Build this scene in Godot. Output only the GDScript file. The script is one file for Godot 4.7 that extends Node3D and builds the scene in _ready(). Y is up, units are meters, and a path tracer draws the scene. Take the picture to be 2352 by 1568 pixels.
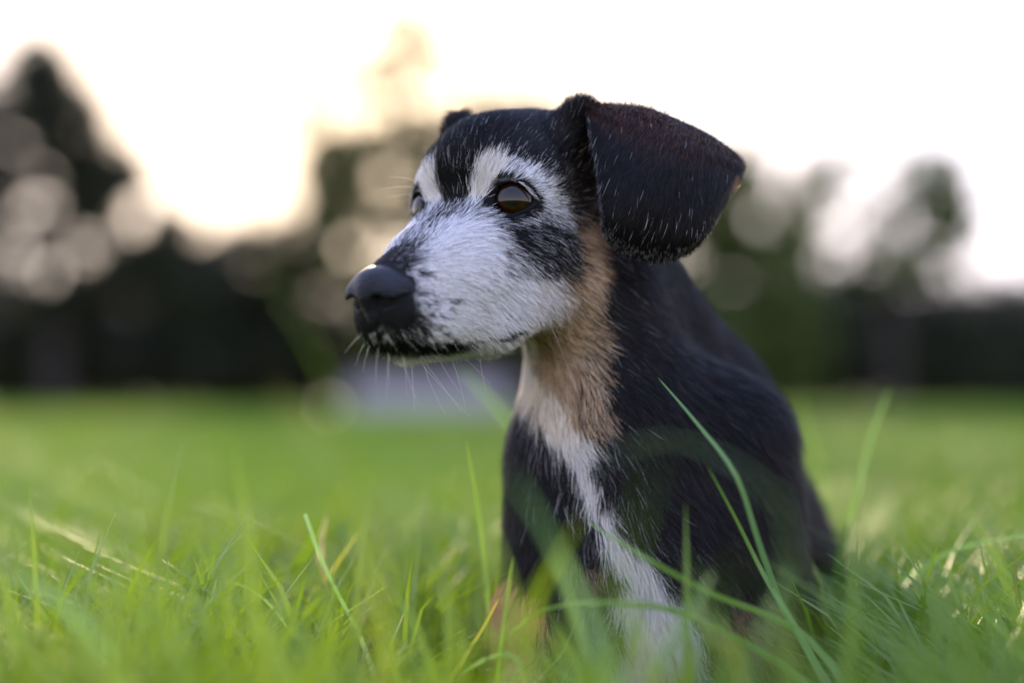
extends Node3D
# A small black, tan and white dog in long grass, low evening light behind it, shallow depth of field.
# Dog shapes are given in millimetres: body tables in world millimetres from the eye height above the grass, head tables in head axes (forward, up, side).

const EYE_H := 0.19                      # height of the lens above the ground
const TH := deg_to_rad(36.0)             # the head is turned this far from the line of sight
const HO := Vector3(-19.8, 90.8, -647.0) # point midway between the eyes
var HF := Vector3(-sin(TH), 0, cos(TH))
var HS := Vector3(cos(TH), 0, sin(TH))
var rng := RandomNumberGenerator.new()
var noise := FastNoiseLite.new()
var counts := {}

# ---------------------------------------------------------------- helpers
func numbered(called: String) -> String:
	var n: int = counts.get(called, -1) + 1
	counts[called] = n
	return called if n == 0 else "%s_%03d" % [called, n]

func tag(o: Node, label: String, category: String, group := "", kind := "") -> void:
	if label: o.set_meta("label", label)
	if category: o.set_meta("category", category)
	if group: o.set_meta("group", group)
	if kind: o.set_meta("kind", kind)

func thing(called: String, at: Vector3, label: String, category: String, group := "") -> Node3D:
	var o := Node3D.new()
	o.name = numbered(called)
	add_child(o)
	o.position = at
	tag(o, label, category, group)
	return o

func mesh_of(v: PackedVector3Array, n: PackedVector3Array, c: PackedColorArray, idx: PackedInt32Array) -> ArrayMesh:
	var a := []
	a.resize(Mesh.ARRAY_MAX)
	a[Mesh.ARRAY_VERTEX] = v
	if n.size(): a[Mesh.ARRAY_NORMAL] = n
	if c.size(): a[Mesh.ARRAY_COLOR] = c
	a[Mesh.ARRAY_INDEX] = idx
	var m := ArrayMesh.new()
	m.add_surface_from_arrays(Mesh.PRIMITIVE_TRIANGLES, a)
	return m

func part(parent: Node, called: String, mesh: Mesh, mat: Material, kind := "") -> MeshInstance3D:
	var o := MeshInstance3D.new()
	o.mesh = mesh
	o.material_override = mat
	o.name = called if parent != self else numbered(called)
	parent.add_child(o, true)
	if kind: o.set_meta("kind", kind)
	return o

func lin(r: float, g: float, b: float) -> Color:
	return Color(r, g, b).linear_to_srgb()

func flat_mat(c: Color, rough := 0.8, spec := 0.5) -> StandardMaterial3D:
	var m := StandardMaterial3D.new()
	m.albedo_color = c
	m.roughness = rough
	m.metallic_specular = spec
	return m

func at(u: float, v: float, d: float) -> Vector3:   # a point d metres away from where the photographer knelt, measured on the 2352-wide print
	return Vector3((u - 1176.0) * 3.0365e-4 * d, EYE_H + (930.0 - v) * 3.0365e-4 * d, -d)

func from_head(q: Vector3) -> Vector3:   # head axes (mm) -> world (m)
	var p := HO + HF * q.x + Vector3(0, q.y, 0) + HS * q.z
	return Vector3(p.x * 0.001, p.y * 0.001 + EYE_H, p.z * 0.001)

func head_dir(q: Vector3) -> Vector3:
	return HF * q.x + Vector3(0, q.y, 0) + HS * q.z

func to_head(p: Vector3) -> Vector3:     # body millimetres -> head axes
	var d := p - HO
	return Vector3(d.dot(HF), d.y, d.dot(HS))

func mm(p: Vector3) -> Vector3:
	return Vector3(p.x * 0.001, p.y * 0.001 + EYE_H, p.z * 0.001)

# ---------------------------------------------------------------- the dog's shape
# round cones: a, radius, b, radius; egg shapes: centre, radii
const EGGS := [
	[Vector3(-36, 11, 0), Vector3(42, 35, 34)],
	[Vector3(-58, 18, 0), Vector3(33, 31, 31)],
	[Vector3(-14, 12, 0), Vector3(23, 25, 25)],
	[Vector3(-22, -22, 20), Vector3(32, 28, 18)],
]
const HEAD := [
	[Vector3(-5, 10, 18), 11.0, Vector3(-16, 11, 24), 11.0],
	[Vector3(5, -25, 0), 22.0, Vector3(52, -44, 0), 15.0],
	[Vector3(47, -55.5, 7), 10.5, Vector3(4, -52, 14), 15.0],
	[Vector3(53, -53.5, 4), 8.4, Vector3(49, -54.5, 4), 9.5],
	[Vector3(-34, -34, 16), 20.0, Vector3(-8, -42, 16), 17.0],
	[Vector3(-2, -13, 17), 11.0, Vector3(22, -29, 8), 14.0],
	[Vector3(-4, -26, 18), 16.0, Vector3(22, -38, 12), 15.0],
	[Vector3(-40, 34, 28), 10.0, Vector3(-38, 42, 35), 7.0],
]
const JAW := [Vector3(43, -64.0, 0), 7.6, Vector3(-5, -51, 8), 15.5]
const BODY := [
	[Vector3(27, 85, -705), 35.0, Vector3(87, -5, -768), 47.0],
	[Vector3(38, 45, -692), 33.0, Vector3(54, -15, -700), 45.0],
	[Vector3(54, -15, -700), 45.0, Vector3(64, -100, -698), 51.0],
	[Vector3(90, -12, -775), 50.0, Vector3(118, -95, -850), 70.0],
	[Vector3(29, -28, -690), 26.0, Vector3(20, -105, -680), 22.0],
	[Vector3(20, -105, -680), 21.0, Vector3(14, -174, -664), 14.0],
	[Vector3(16, -176, -655), 14.0, Vector3(12, -177, -640), 13.0],
	[Vector3(98, -22, -708), 40.0, Vector3(112, -105, -692), 29.0],
	[Vector3(112, -110, -700), 28.0, Vector3(108, -172, -668), 16.0],
	[Vector3(108, -175, -660), 15.0, Vector3(104, -176, -645), 14.0],
	[Vector3(150, -120, -850), 50.0, Vector3(165, -162, -790), 26.0],
	[Vector3(60, -60, -700), 48.0, Vector3(114, -90, -830), 66.0],
]
const EYE_C := Vector3(-4.6, -0.6, 22.2)   # centre of the eyeball on the dog's left
const EYE_R := 11.0
var eye_ax := Vector3(0.79, 0.04, 0.61).normalized()

func smin(a: float, b: float, k: float) -> float:
	var h := clampf(0.5 + 0.5 * (b - a) / k, 0.0, 1.0)
	return b + (a - b) * h - k * h * (1.0 - h)

func cone(p: Vector3, c: Array) -> float:
	var a: Vector3 = c[0]
	var ba: Vector3 = c[2] - a
	var pa := p - a
	var t := clampf(pa.dot(ba) / ba.length_squared(), 0.0, 1.0)
	var r0: float = c[1]
	var r1: float = c[3]
	return (pa - ba * t).length() - (r0 + (r1 - r0) * t)

func egg(p: Vector3, e: Array) -> float:
	var r: Vector3 = e[1]
	var d: Vector3 = (p - e[0]) / r
	var k0 := d.length()
	return k0 * (k0 - 1.0) / maxf((d / r).length(), 1e-6)

func head_sdf(p: Vector3) -> float:
	var q := to_head(p)
	q.z = absf(q.z)
	var d := egg(q, EGGS[0])
	for i in range(1, 4): d = smin(d, egg(q, EGGS[i]), 11.0)
	for c in HEAD: d = smin(d, cone(q, c), 11.0)
	d = smin(d, cone(q, JAW), 3.0)
	# the lids bulge over the eyeball and leave it open in front
	var r := q - EYE_C
	d = smin(d, r.length() - EYE_R - 1.3, 7.0)
	if r.length() < 20.0:
		var x := r.dot(Vector3(-0.61, 0, 0.79))
		var h := r.dot(eye_ax)
		var open := maxf((Vector2((x + 0.8) / 9.4, r.y / 7.4).length() - 1.0) * 7.4, 2.0 - h)
		d = -smin(-d, open, 1.2)
	return d

func body_sdf(p: Vector3) -> float:
	var d := cone(p, BODY[0])
	for i in range(1, BODY.size()): d = smin(d, cone(p, BODY[i]), 18.0)
	return d

func dog_sdf(p: Vector3) -> float:
	var far := (p - Vector3(0, 85, -655)).length()
	if far > 125.0: return body_sdf(p)
	var h := head_sdf(p)
	return smin(h, body_sdf(p), 22.0)

const NOSE_EGGS := [
	[Vector3(59.0, -41.0, 0), Vector3(12.5, 8.6, 12.0)],
]
const NOSE := [
	[Vector3(64.5, -44.8, 7.6), 6.0, Vector3(58, -43.6, 9.2), 6.6],
	[Vector3(66.8, -44.8, 0), 5.6, Vector3(62.0, -53.5, 0), 4.0],
	[Vector3(62.0, -53, 0), 4.0, Vector3(59.0, -58, 0), 3.4],
	[Vector3(62.8, -51.6, 7.0), 2.6, Vector3(57.5, -50.0, 12.6), 2.6],
]
const NOSTRIL := [
	[Vector3(71.5, -48.6, 6.6), 3.0, Vector3(60, -47.2, 7.6), 2.9],
	[Vector3(68.5, -48.8, 8.5), 2.6, Vector3(62.5, -47.4, 12.5), 1.9],
	[Vector3(63.5, -47.6, 12.0), 1.5, Vector3(58, -45.0, 17.0), 0.8],
	[Vector3(74, -46.5, 0), 0.7, Vector3(67, -59, 0), 1.0],
]
func nose_sdf(q: Vector3) -> float:
	q.z = absf(q.z)
	var d := egg(q, NOSE_EGGS[0])
	for c in NOSE: d = smin(d, cone(q, c), 3.0)
	for c in NOSTRIL: d = -smin(-d, cone(q, c), 0.9)
	return d

# surface nets over the cells near the surface
func nets(f: Callable, lo: Vector3, hi: Vector3, cell: float, block: int) -> Array:
	var nx := int(ceil((hi.x - lo.x) / cell / block)) * block + 1
	var ny := int(ceil((hi.y - lo.y) / cell / block)) * block + 1
	var nz := int(ceil((hi.z - lo.z) / cell / block)) * block + 1
	var val := PackedFloat32Array()
	val.resize(nx * ny * nz)
	val.fill(1e9)
	var sx := 1
	var sy := nx
	var sz := nx * ny
	var big := cell * block
	var reach := big * 0.90 + cell
	var cells := PackedInt32Array()
	for bz in range(0, nz - 1, block):
		for by in range(0, ny - 1, block):
			for bx in range(0, nx - 1, block):
				var mid := lo + Vector3(bx, by, bz) * cell + Vector3.ONE * big * 0.5
				if absf(f.call(mid)) > reach: continue
				for k in block + 1:
					for j in block + 1:
						var at0 := bx + (by + j) * sy + (bz + k) * sz
						for i in block + 1:
							if val[at0 + i] > 1e8:
								val[at0 + i] = f.call(lo + Vector3(bx + i, by + j, bz + k) * cell)
				for k in block:
					for j in block:
						for i in block:
							cells.append(bx + i + (by + j) * sy + (bz + k) * sz)
	var vid := {}
	var V := PackedVector3Array()
	var off := [0, sx, sy, sx + sy, sz, sx + sz, sy + sz, sx + sy + sz]
	var corner := [Vector3(0,0,0), Vector3(1,0,0), Vector3(0,1,0), Vector3(1,1,0), Vector3(0,0,1), Vector3(1,0,1), Vector3(0,1,1), Vector3(1,1,1)]
	var edges := [[0,1],[2,3],[4,5],[6,7],[0,2],[1,3],[4,6],[5,7],[0,4],[1,5],[2,6],[3,7]]
	for c in cells:
		var mask := 0
		for i in 8:
			if val[c + off[i]] < 0.0: mask |= 1 << i
		if mask == 0 or mask == 255: continue
		var sum := Vector3.ZERO
		var n := 0
		for e in edges:
			var a: float = val[c + off[e[0]]]
			var b: float = val[c + off[e[1]]]
			if (a < 0.0) != (b < 0.0):
				sum += (corner[e[0]] as Vector3).lerp(corner[e[1]], a / (a - b))
				n += 1
		var cx := c % nx
		var cy := (c / nx) % ny
		var cz := c / sz
		vid[c] = V.size()
		V.append(lo + (Vector3(cx, cy, cz) + sum / n) * cell)
	var I := PackedInt32Array()
	for c in vid:
		var a: float = val[c]
		for ax in 3:
			var o: int = [sx, sy, sz][ax]
			var b: float = val[c + o]
			if (a < 0.0) == (b < 0.0) or b > 1e8: continue
			var p: int = [sy, sz, sx][ax]
			var r: int = [sz, sx, sy][ax]
			if not (vid.has(c - p) and vid.has(c - r) and vid.has(c - p - r)): continue
			var q := [vid[c], vid[c - p], vid[c - p - r], vid[c - r]]
			if a < 0.0: I.append_array([q[0], q[2], q[1], q[0], q[3], q[2]])
			else: I.append_array([q[0], q[1], q[2], q[0], q[2], q[3]])
	var N := PackedVector3Array()
	N.resize(V.size())
	var e := 0.7
	for i in V.size():
		var p := V[i]
		var d: float = f.call(p)
		var g := Vector3(f.call(p + Vector3(e, 0, 0)) - d, f.call(p + Vector3(0, e, 0)) - d, f.call(p + Vector3(0, 0, e)) - d).normalized()
		V[i] = p - g * clampf(d, -cell, cell)
		N[i] = g
	return [V, N, I]

# ---------------------------------------------------------------- the coat
# markings on the side of the head (forward, up), the same on both sides
var WHITE_MUZZLE := PackedVector2Array([Vector2(38,-13), Vector2(24,-6), Vector2(15,-8), Vector2(13,-17), Vector2(9,-24), Vector2(3,-29), Vector2(-18,-33), Vector2(-26,-46), Vector2(-22,-55), Vector2(-16,-66), Vector2(0,-80), Vector2(66,-80), Vector2(62,-52), Vector2(57,-42), Vector2(54,-33), Vector2(46,-23)])
var WHITE_BROW := PackedVector2Array([Vector2(14,11), Vector2(10,18), Vector2(5,20), Vector2(2,17), Vector2(-6,14.5), Vector2(-12,11), Vector2(-24,4), Vector2(-31,-3), Vector2(-30,-10), Vector2(-21,-10), Vector2(-12,-9), Vector2(8,-14), Vector2(24,-10), Vector2(30,-8), Vector2(20,0)])
var MALAR := PackedVector2Array([Vector2(9,-22), Vector2(4,-15), Vector2(-6,-11), Vector2(-24,-8), Vector2(-32,-14), Vector2(-31,-24), Vector2(-20,-28), Vector2(-3,-29), Vector2(4,-26)])
var TAN_CHEEK := PackedVector2Array([Vector2(-31,-7), Vector2(-47,-5), Vector2(-50,-17), Vector2(-51,-25), Vector2(-48,-41), Vector2(-48,-95), Vector2(-10,-95), Vector2(-14,-63), Vector2(-22,-55), Vector2(-26,-46), Vector2(-17,-36), Vector2(-26,-29), Vector2(-31,-24)])
var MOUTH_SPOT := PackedVector2Array([Vector2(15.5,-61.5), Vector2(10.4,-57), Vector2(3.7,-55), Vector2(-4.5,-55.8), Vector2(-4,-58.6), Vector2(2.6,-61.5), Vector2(8,-62.4)])
var LIP_BAND := PackedVector2Array([Vector2(60,-62.0), Vector2(54,-63.8), Vector2(40,-63.8), Vector2(25,-62.2), Vector2(14,-59.6), Vector2(14,-61.4), Vector2(22,-65), Vector2(31,-67.6), Vector2(47,-68.6), Vector2(57,-66.5)])
const WHISKER_SPOTS := [Vector2(52,-36), Vector2(48,-36), Vector2(40,-47), Vector2(40,-50), Vector2(37,-46), Vector2(55,-54), Vector2(51,-53), Vector2(57,-49), Vector2(53,-58), Vector2(46,-58), Vector2(40,-60), Vector2(35,-62), Vector2(55,-44), Vector2(49,-48), Vector2(46,-53)]
# markings on the front of the neck and chest (across, up)
var CREAM := PackedVector2Array([Vector2(-24,66), Vector2(0,54), Vector2(5,36), Vector2(12,20), Vector2(23,3), Vector2(31,-8), Vector2(37,-15), Vector2(35,-22), Vector2(40,-32), Vector2(46,-49), Vector2(55,-62), Vector2(66,-75), Vector2(74,-88), Vector2(84,-100), Vector2(82,-135), Vector2(40,-135), Vector2(49,-98), Vector2(47,-72), Vector2(40,-54), Vector2(34,-40), Vector2(29,-26), Vector2(20,-16), Vector2(13,-5), Vector2(4,8), Vector2(-24,14)])
var TAN_NECK := PackedVector2Array([Vector2(-12,22), Vector2(-12,90), Vector2(38,90), Vector2(39,37), Vector2(41,21), Vector2(42,5), Vector2(44,-8), Vector2(38,-14), Vector2(30,-7), Vector2(23,3), Vector2(10,14)])
var TAN_FAR_LEG := PackedVector2Array([Vector2(-20,-79), Vector2(4,-77), Vector2(15,-86), Vector2(14,-112), Vector2(0,-118), Vector2(-20,-115)])
var TAN_NEAR_LEG := PackedVector2Array([Vector2(98,-84), Vector2(121,-85), Vector2(130,-120), Vector2(85,-120), Vector2(87,-98)])
# opening of the lids round the middle of the eye (towards the ear, up)
var ALMOND := PackedVector2Array([Vector2(-11.3,-4.6), Vector2(-9.4,-1.2), Vector2(-8.4,2.2), Vector2(-7.4,4.6), Vector2(-5.2,7.5), Vector2(-2.3,7.8), Vector2(0.8,7.1), Vector2(4.0,5.5), Vector2(6.9,3.1), Vector2(8.4,0.6), Vector2(7.4,-2.2), Vector2(4.8,-4.5), Vector2(1.4,-6.0), Vector2(-1.5,-6.6), Vector2(-4.8,-6.0), Vector2(-7.8,-5.0)])

const BLACK := Color(0.0070, 0.0065, 0.0072)
const WHITE := Color(0.80, 0.79, 0.80)
const CREAMY := Color(0.84, 0.72, 0.54)
const TAN := Color(0.45, 0.265, 0.14)
const RUST := Color(0.060, 0.024, 0.014)
var h_len := 6.0
var h_wide := 0.2
var h_lift := 0.3
var h_bare := false

func gauss() -> float:
	return (rng.randf() + rng.randf() + rng.randf() - 1.5) * 1.4

func dark_hair() -> Color:   # black with some brown strands; random greyer ones paint in the coat's fine highlights
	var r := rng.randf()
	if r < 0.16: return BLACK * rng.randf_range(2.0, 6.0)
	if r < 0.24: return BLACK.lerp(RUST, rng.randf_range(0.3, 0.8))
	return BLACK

func eye_xy(q: Vector3) -> Vector2:
	var r := q - EYE_C
	return Vector2(r.dot(Vector3(-0.61, 0, 0.79)), r.y)

func inside(p: Vector2, poly: PackedVector2Array) -> bool:
	return Geometry2D.is_point_in_polygon(p, poly)

func head_coat(q0: Vector3) -> Color:
	var q := Vector3(q0.x, q0.y, absf(q0.z))
	h_bare = false
	var soft := 1.1 + 2.4 * clampf((30.0 - q.x) / 30.0, 0.0, 1.0)
	var wob := Vector2(noise.get_noise_3dv(q0 * 6.0), noise.get_noise_3dv(q0 * 6.0 + Vector3(77, 0, 0))) * 3.0
	var s := Vector2(q.x + gauss() * soft, q.y + gauss() * soft) + wob
	var muz := clampf((q.x - 5.0) / 55.0, 0.0, 1.0)
	h_len = lerpf(8.0, 3.4, muz)
	h_wide = lerpf(0.17, 0.14, muz)
	h_lift = 0.22
	var e := eye_xy(q)
	var near_eye := (q - EYE_C).length() < 19.0
	if near_eye:
		if inside(e / 1.12, ALMOND):
			h_bare = true
			return BLACK
		if inside((e + Vector2(gauss(), gauss()) * 0.7 + Vector2(0.5, 0.6)) / (1.44 if e.y > 0.0 else 1.6), ALMOND):
			h_len = 3.5
			return BLACK
		h_len = minf(h_len, 5.0)
	if nose_sdf(q) < 1.0:
		h_bare = true
		return BLACK
	# lips and muzzle
	if nose_sdf(q) < 0.9 + absf(gauss()) * 1.1:
		h_len = 2.0
		return BLACK * 1.5
	if q.x > 15.0 and inside(Vector2(q.x, q.y) + Vector2(gauss(), gauss()) * 0.9, LIP_BAND):
		h_len = 2.6
		return BLACK
	if q.z > 18.0 and inside(Vector2(q.x, q.y) + Vector2(gauss(), gauss()) * 0.7, MOUTH_SPOT):
		h_len = 3.5
		return BLACK
	for w in WHISKER_SPOTS:
		if (Vector2(q.x, q.y) - w).length() < 0.9 + rng.randf() * 0.5 and q.z > 11.0: return BLACK * 2.0
	if q.x > 56.0 and s.y < -50.0 + (s.x - 58.0) * 1.5 and s.y > -60.0: return BLACK * 1.5
	if q.x > 50.0 and q.z > 5.0 and s.y < -55.0 and s.y > -65.0 and rng.randf() < 0.75: return BLACK * 1.5
	if q.x > 42.0 and q.y > -63.0:
		var t := clampf((q.x - 42.0) / 15.0, 0.0, 1.0)
		if rng.randf() < t * 0.8 * (0.5 + 2.2 * noise.get_noise_3dv(q0 * 16.0)): return BLACK * 2.0
	if q.x > 20.0 and q.y > -30.0 - (q.x - 45.0) * 0.55:
		var top := clampf(1.0 - (q.z - 4.0) / 9.0, 0.0, 1.0)
		var fwd := clampf((s.x - 40.0) / 10.0, 0.0, 1.0)
		if rng.randf() < top * lerpf(0.42, 0.97, fwd): return BLACK * 1.6 if rng.randf() < 0.85 else RUST * 1.5
		if q.x > 47.0 and rng.randf() < top: return WHITE * 0.6
	# stripe up the forehead
	if q.x > -8.0 and q.y > -16.0:
		var half := clampf(4.0 + (q.y + 8.0) * 0.33, 1.0, 12.5)
		if q.y < -3.0: half = clampf(half + 0.5, 2.0, 6.0)
		if q.z + gauss() * 1.3 + wob.x * 0.5 < half:
			if q.y < 0.0 and rng.randf() < 0.55 * (1.0 - (q.y + 16.0) / 16.0) + 0.1: return WHITE
			return WHITE * 0.55 if rng.randf() < 0.035 else BLACK
	if inside(s, WHITE_BROW) and q.y > -14.0:
		h_len = minf(h_len, 6.5)
		if q.z < 24.0 and q.y > 0.0: return WHITE.lerp(CREAMY, rng.randf() * 0.75)
		if q.y < -4.0 and rng.randf() < 0.35: return BLACK * 3.0
		return WHITE if rng.randf() < 0.8 else BLACK * 2.0
	if inside(s, MALAR):
		h_len = 8.0
		return WHITE * rng.randf_range(0.35, 0.8) if rng.randf() < 0.17 else BLACK
	if inside(s, WHITE_MUZZLE):
		if q.x < 18.0 and q.y > -34.0 and rng.randf() < 0.36: return BLACK * 3.0
		if q.x < 0.0 and rng.randf() < 0.3: return TAN.lerp(WHITE, 0.4)
		return WHITE if rng.randf() < 0.9 else Color(0.28, 0.22, 0.2)
	if s.y < -58.0 and q.x < 2.0 and q.x > -62.0 and q.z < 14.0 + (q.x + 30.0) * 0.25: return CREAMY.lerp(WHITE, rng.randf() * 0.6)
	if inside(s, TAN_CHEEK):
		h_len = 10.0
		if rng.randf() < 0.1: return BLACK * 4.0
		return TAN.lerp(CREAMY, rng.randf() * 0.65) if rng.randf() < 0.78 else TAN * rng.randf_range(0.3, 0.6)
	# black skull, flecked with white towards the ear
	h_lift = 0.30
	h_len = 8.0
	if rng.randf() < 0.018 + 0.05 * clampf((-q.x - 10.0) / 30.0, 0.0, 1.0) * clampf((30.0 - q.y) / 20.0, 0.0, 1.0): return WHITE * rng.randf_range(0.25, 0.6)
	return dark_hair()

func body_coat(p: Vector3) -> Color:
	h_bare = false
	var wob := Vector2(noise.get_noise_3dv(p * 3.0), noise.get_noise_3dv(p * 3.0 + Vector3(77, 0, 0))) * 4.0
	var s := Vector2(p.x, p.y) + Vector2(gauss(), gauss()) * 1.8 + wob
	h_len = lerpf(11.0, 17.0, clampf((20.0 - p.y) / 60.0, 0.0, 1.0))
	h_wide = 0.21
	h_lift = 0.24
	if p.z < -730.0: h_len = 11.0
	elif p.y < 10.0: h_lift = 0.36
	if p.z > -715.0:
		if inside(s, CREAM):
			if p.y > -12.0 and p.y < 16.0: return CREAMY.lerp(WHITE, rng.randf() * 0.6)
			return CREAMY.lerp(WHITE, 0.45 + rng.randf() * 0.5) * rng.randf_range(0.85, 1.0)
		if inside(s, TAN_NECK):
			h_len = 12.0
			if p.x > 30.0 and rng.randf() < 0.3: return BLACK * 3.0
			return TAN.lerp(CREAMY, rng.randf() * 0.75) if rng.randf() < 0.78 else TAN * rng.randf_range(0.3, 0.7)
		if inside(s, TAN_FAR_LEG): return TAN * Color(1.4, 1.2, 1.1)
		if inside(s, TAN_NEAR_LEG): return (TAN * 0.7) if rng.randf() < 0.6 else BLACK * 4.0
		# grizzled edges beside the chest stripe
		if p.y < 0.0 and inside(s + Vector2(gauss() * 15.0 * (0.5 + rng.randf()), gauss() * 8.0), CREAM) and rng.randf() < 0.55: return WHITE * rng.randf_range(0.08, 0.5)
	if p.y > 10.0 and p.x < 62.0 and p.z > -700.0 and rng.randf() < 0.03: return WHITE * rng.randf_range(0.1, 0.4)
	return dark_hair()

func head_flow(q: Vector3) -> Vector3:   # which way the hair lies, in head axes
	var up := clampf(q.y / 13.0, -0.55, 1.3)
	if q.x > 15.0: up = lerpf(up, -0.25, clampf((q.x - 15.0) / 14.0, 0.0, 1.0))
	if absf(q.z) < 12.0 and q.x > 0.0 and q.y > -30.0 and q.x < 40.0: up = maxf(up, 0.6)
	var out := 0.0
	if q.y > 0.0 and absf(q.z) > 12.0: out = 0.25 * signf(q.z)
	return Vector3(-1.0, up, out)

class Fur:
	var v := PackedVector3Array()
	var n := PackedVector3Array()
	var c := PackedColorArray()
	var i := PackedInt32Array()

func strand(fur: Fur, p: Vector3, n: Vector3, t: Vector3, length: float, wide: float, lift: float, col: Color, bend := 0.0) -> void:   # metres
	var twist := rng.randf_range(-0.7, 0.7)
	var b := t.cross(n).normalized()
	var w := (b * cos(twist) + n * sin(twist)) * wide * 0.5
	var sn := (n + b * rng.randf_range(-0.35, 0.35) - t * rng.randf_range(0.0, 0.35)).normalized()
	var up := n * (length * sin(lift))
	var fw := t * (length * cos(lift))
	var sd := b * (length * bend)
	var k := fur.v.size()
	for j in 3:
		var s: float = [0.0, 0.4, 0.75][j]
		var m := p + fw * s + up * (s * (1.35 - 0.75 * s)) + sd * (s * s)
		var ww: Vector3 = w * [1.0, 0.95, 0.65][j]
		fur.v.append(m - ww)
		fur.v.append(m + ww)
		fur.n.append(sn)
		fur.n.append(sn)
		fur.c.append(col)
		fur.c.append(col)
	fur.v.append(p + fw + up * 0.6 + sd)
	fur.n.append(sn)
	fur.c.append(col)
	fur.i.append_array([k, k + 2, k + 1, k + 1, k + 2, k + 3, k + 2, k + 4, k + 3, k + 3, k + 4, k + 5, k + 4, k + 6, k + 5])

func fur_mat() -> StandardMaterial3D:
	var m := StandardMaterial3D.new()
	m.vertex_color_use_as_albedo = true
	m.roughness = 0.5
	m.metallic_specular = 0.3
	m.cull_mode = BaseMaterial3D.CULL_DISABLED
	m.backlight_enabled = true
	m.backlight = Color(0.62, 0.62, 0.62)
	return m

func curve2(pts: Array, t: float) -> Vector3:   # pts: [t, Vector3], smooth
	for i in range(pts.size() - 1):
		var t0: float = pts[i][0]
		var t1: float = pts[i + 1][0]
		if t <= t1 or i == pts.size() - 2:
			var a: Vector3 = pts[maxi(i - 1, 0)][1]
			var b: Vector3 = pts[i][1]
			var c: Vector3 = pts[i + 1][1]
			var d: Vector3 = pts[mini(i + 2, pts.size() - 1)][1]
			return b.cubic_interpolate(c, a, d, clampf((t - t0) / (t1 - t0), 0.0, 1.0))
	return pts[0][1]

const EAR_TOP := [[0.0, Vector3(1350,236,652)], [0.12, Vector3(1392,240,650)], [0.3, Vector3(1479,245,646)], [0.5, Vector3(1570,279,645)], [0.7, Vector3(1639,313,650)], [0.9, Vector3(1698,357,660)], [1.0, Vector3(1709,382,664)]]
const EAR_RIM := [[0.0, Vector3(1353,262,651)], [0.08, Vector3(1363,330,646)], [0.18, Vector3(1375,430,640)], [0.28, Vector3(1382,510,637)], [0.38, Vector3(1402,556,636)], [0.48, Vector3(1448,588,637)], [0.58, Vector3(1520,600,639)], [0.68, Vector3(1580,580,642)], [0.78, Vector3(1626,538,646)], [0.88, Vector3(1662,476,652)], [0.95, Vector3(1680,438,657)], [1.0, Vector3(1701,408,662)]]
const EAR_ROOT := [[0.0, Vector3(1340,262,660)], [0.5, Vector3(1430,330,682)], [1.0, Vector3(1540,420,702)]]

func ear_point(a: float, b: float, side: float) -> Vector3:   # b: 0 on the fold, 1 on the hanging rim, below 0 behind the fold
	var t := curve2(EAR_TOP, a)
	var p: Vector3
	if b >= 0.0:
		p = t.lerp(curve2(EAR_RIM, a), b)
		p.z += 7.0 * pow(clampf(1.0 - b / 0.16, 0.0, 1.0), 2.0) - 12.0 * sin(PI * a) * sin(PI * b) + 5.0 * pow(clampf((b - 0.75) / 0.25, 0.0, 1.0), 2.0) - 3.2 * sin(a * 9.0 + 1.0) * b * b - 2.0 * sin(a * 15.0 + b * 3.0) * b * (1.0 - b * 0.4)
	else:
		p = t.lerp(curve2(EAR_ROOT, a), -b)
		p.z += 7.0 + 14.0 * -b
	var w := Vector3((p.x - 1176.0) * 3.0365e-4 * p.z, (930.0 - p.y) * 3.0365e-4 * p.z, -p.z)
	if side < 0.0:
		var q := to_head(w)
		var out := q.z - 36.0   # the far ear lies closer to the neck
		w = HO + HF * (q.x - 0.5 * absf(out)) + Vector3(0, q.y + 6.0, 0) - HS * (39.0 + out * 0.48)
	return w

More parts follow.
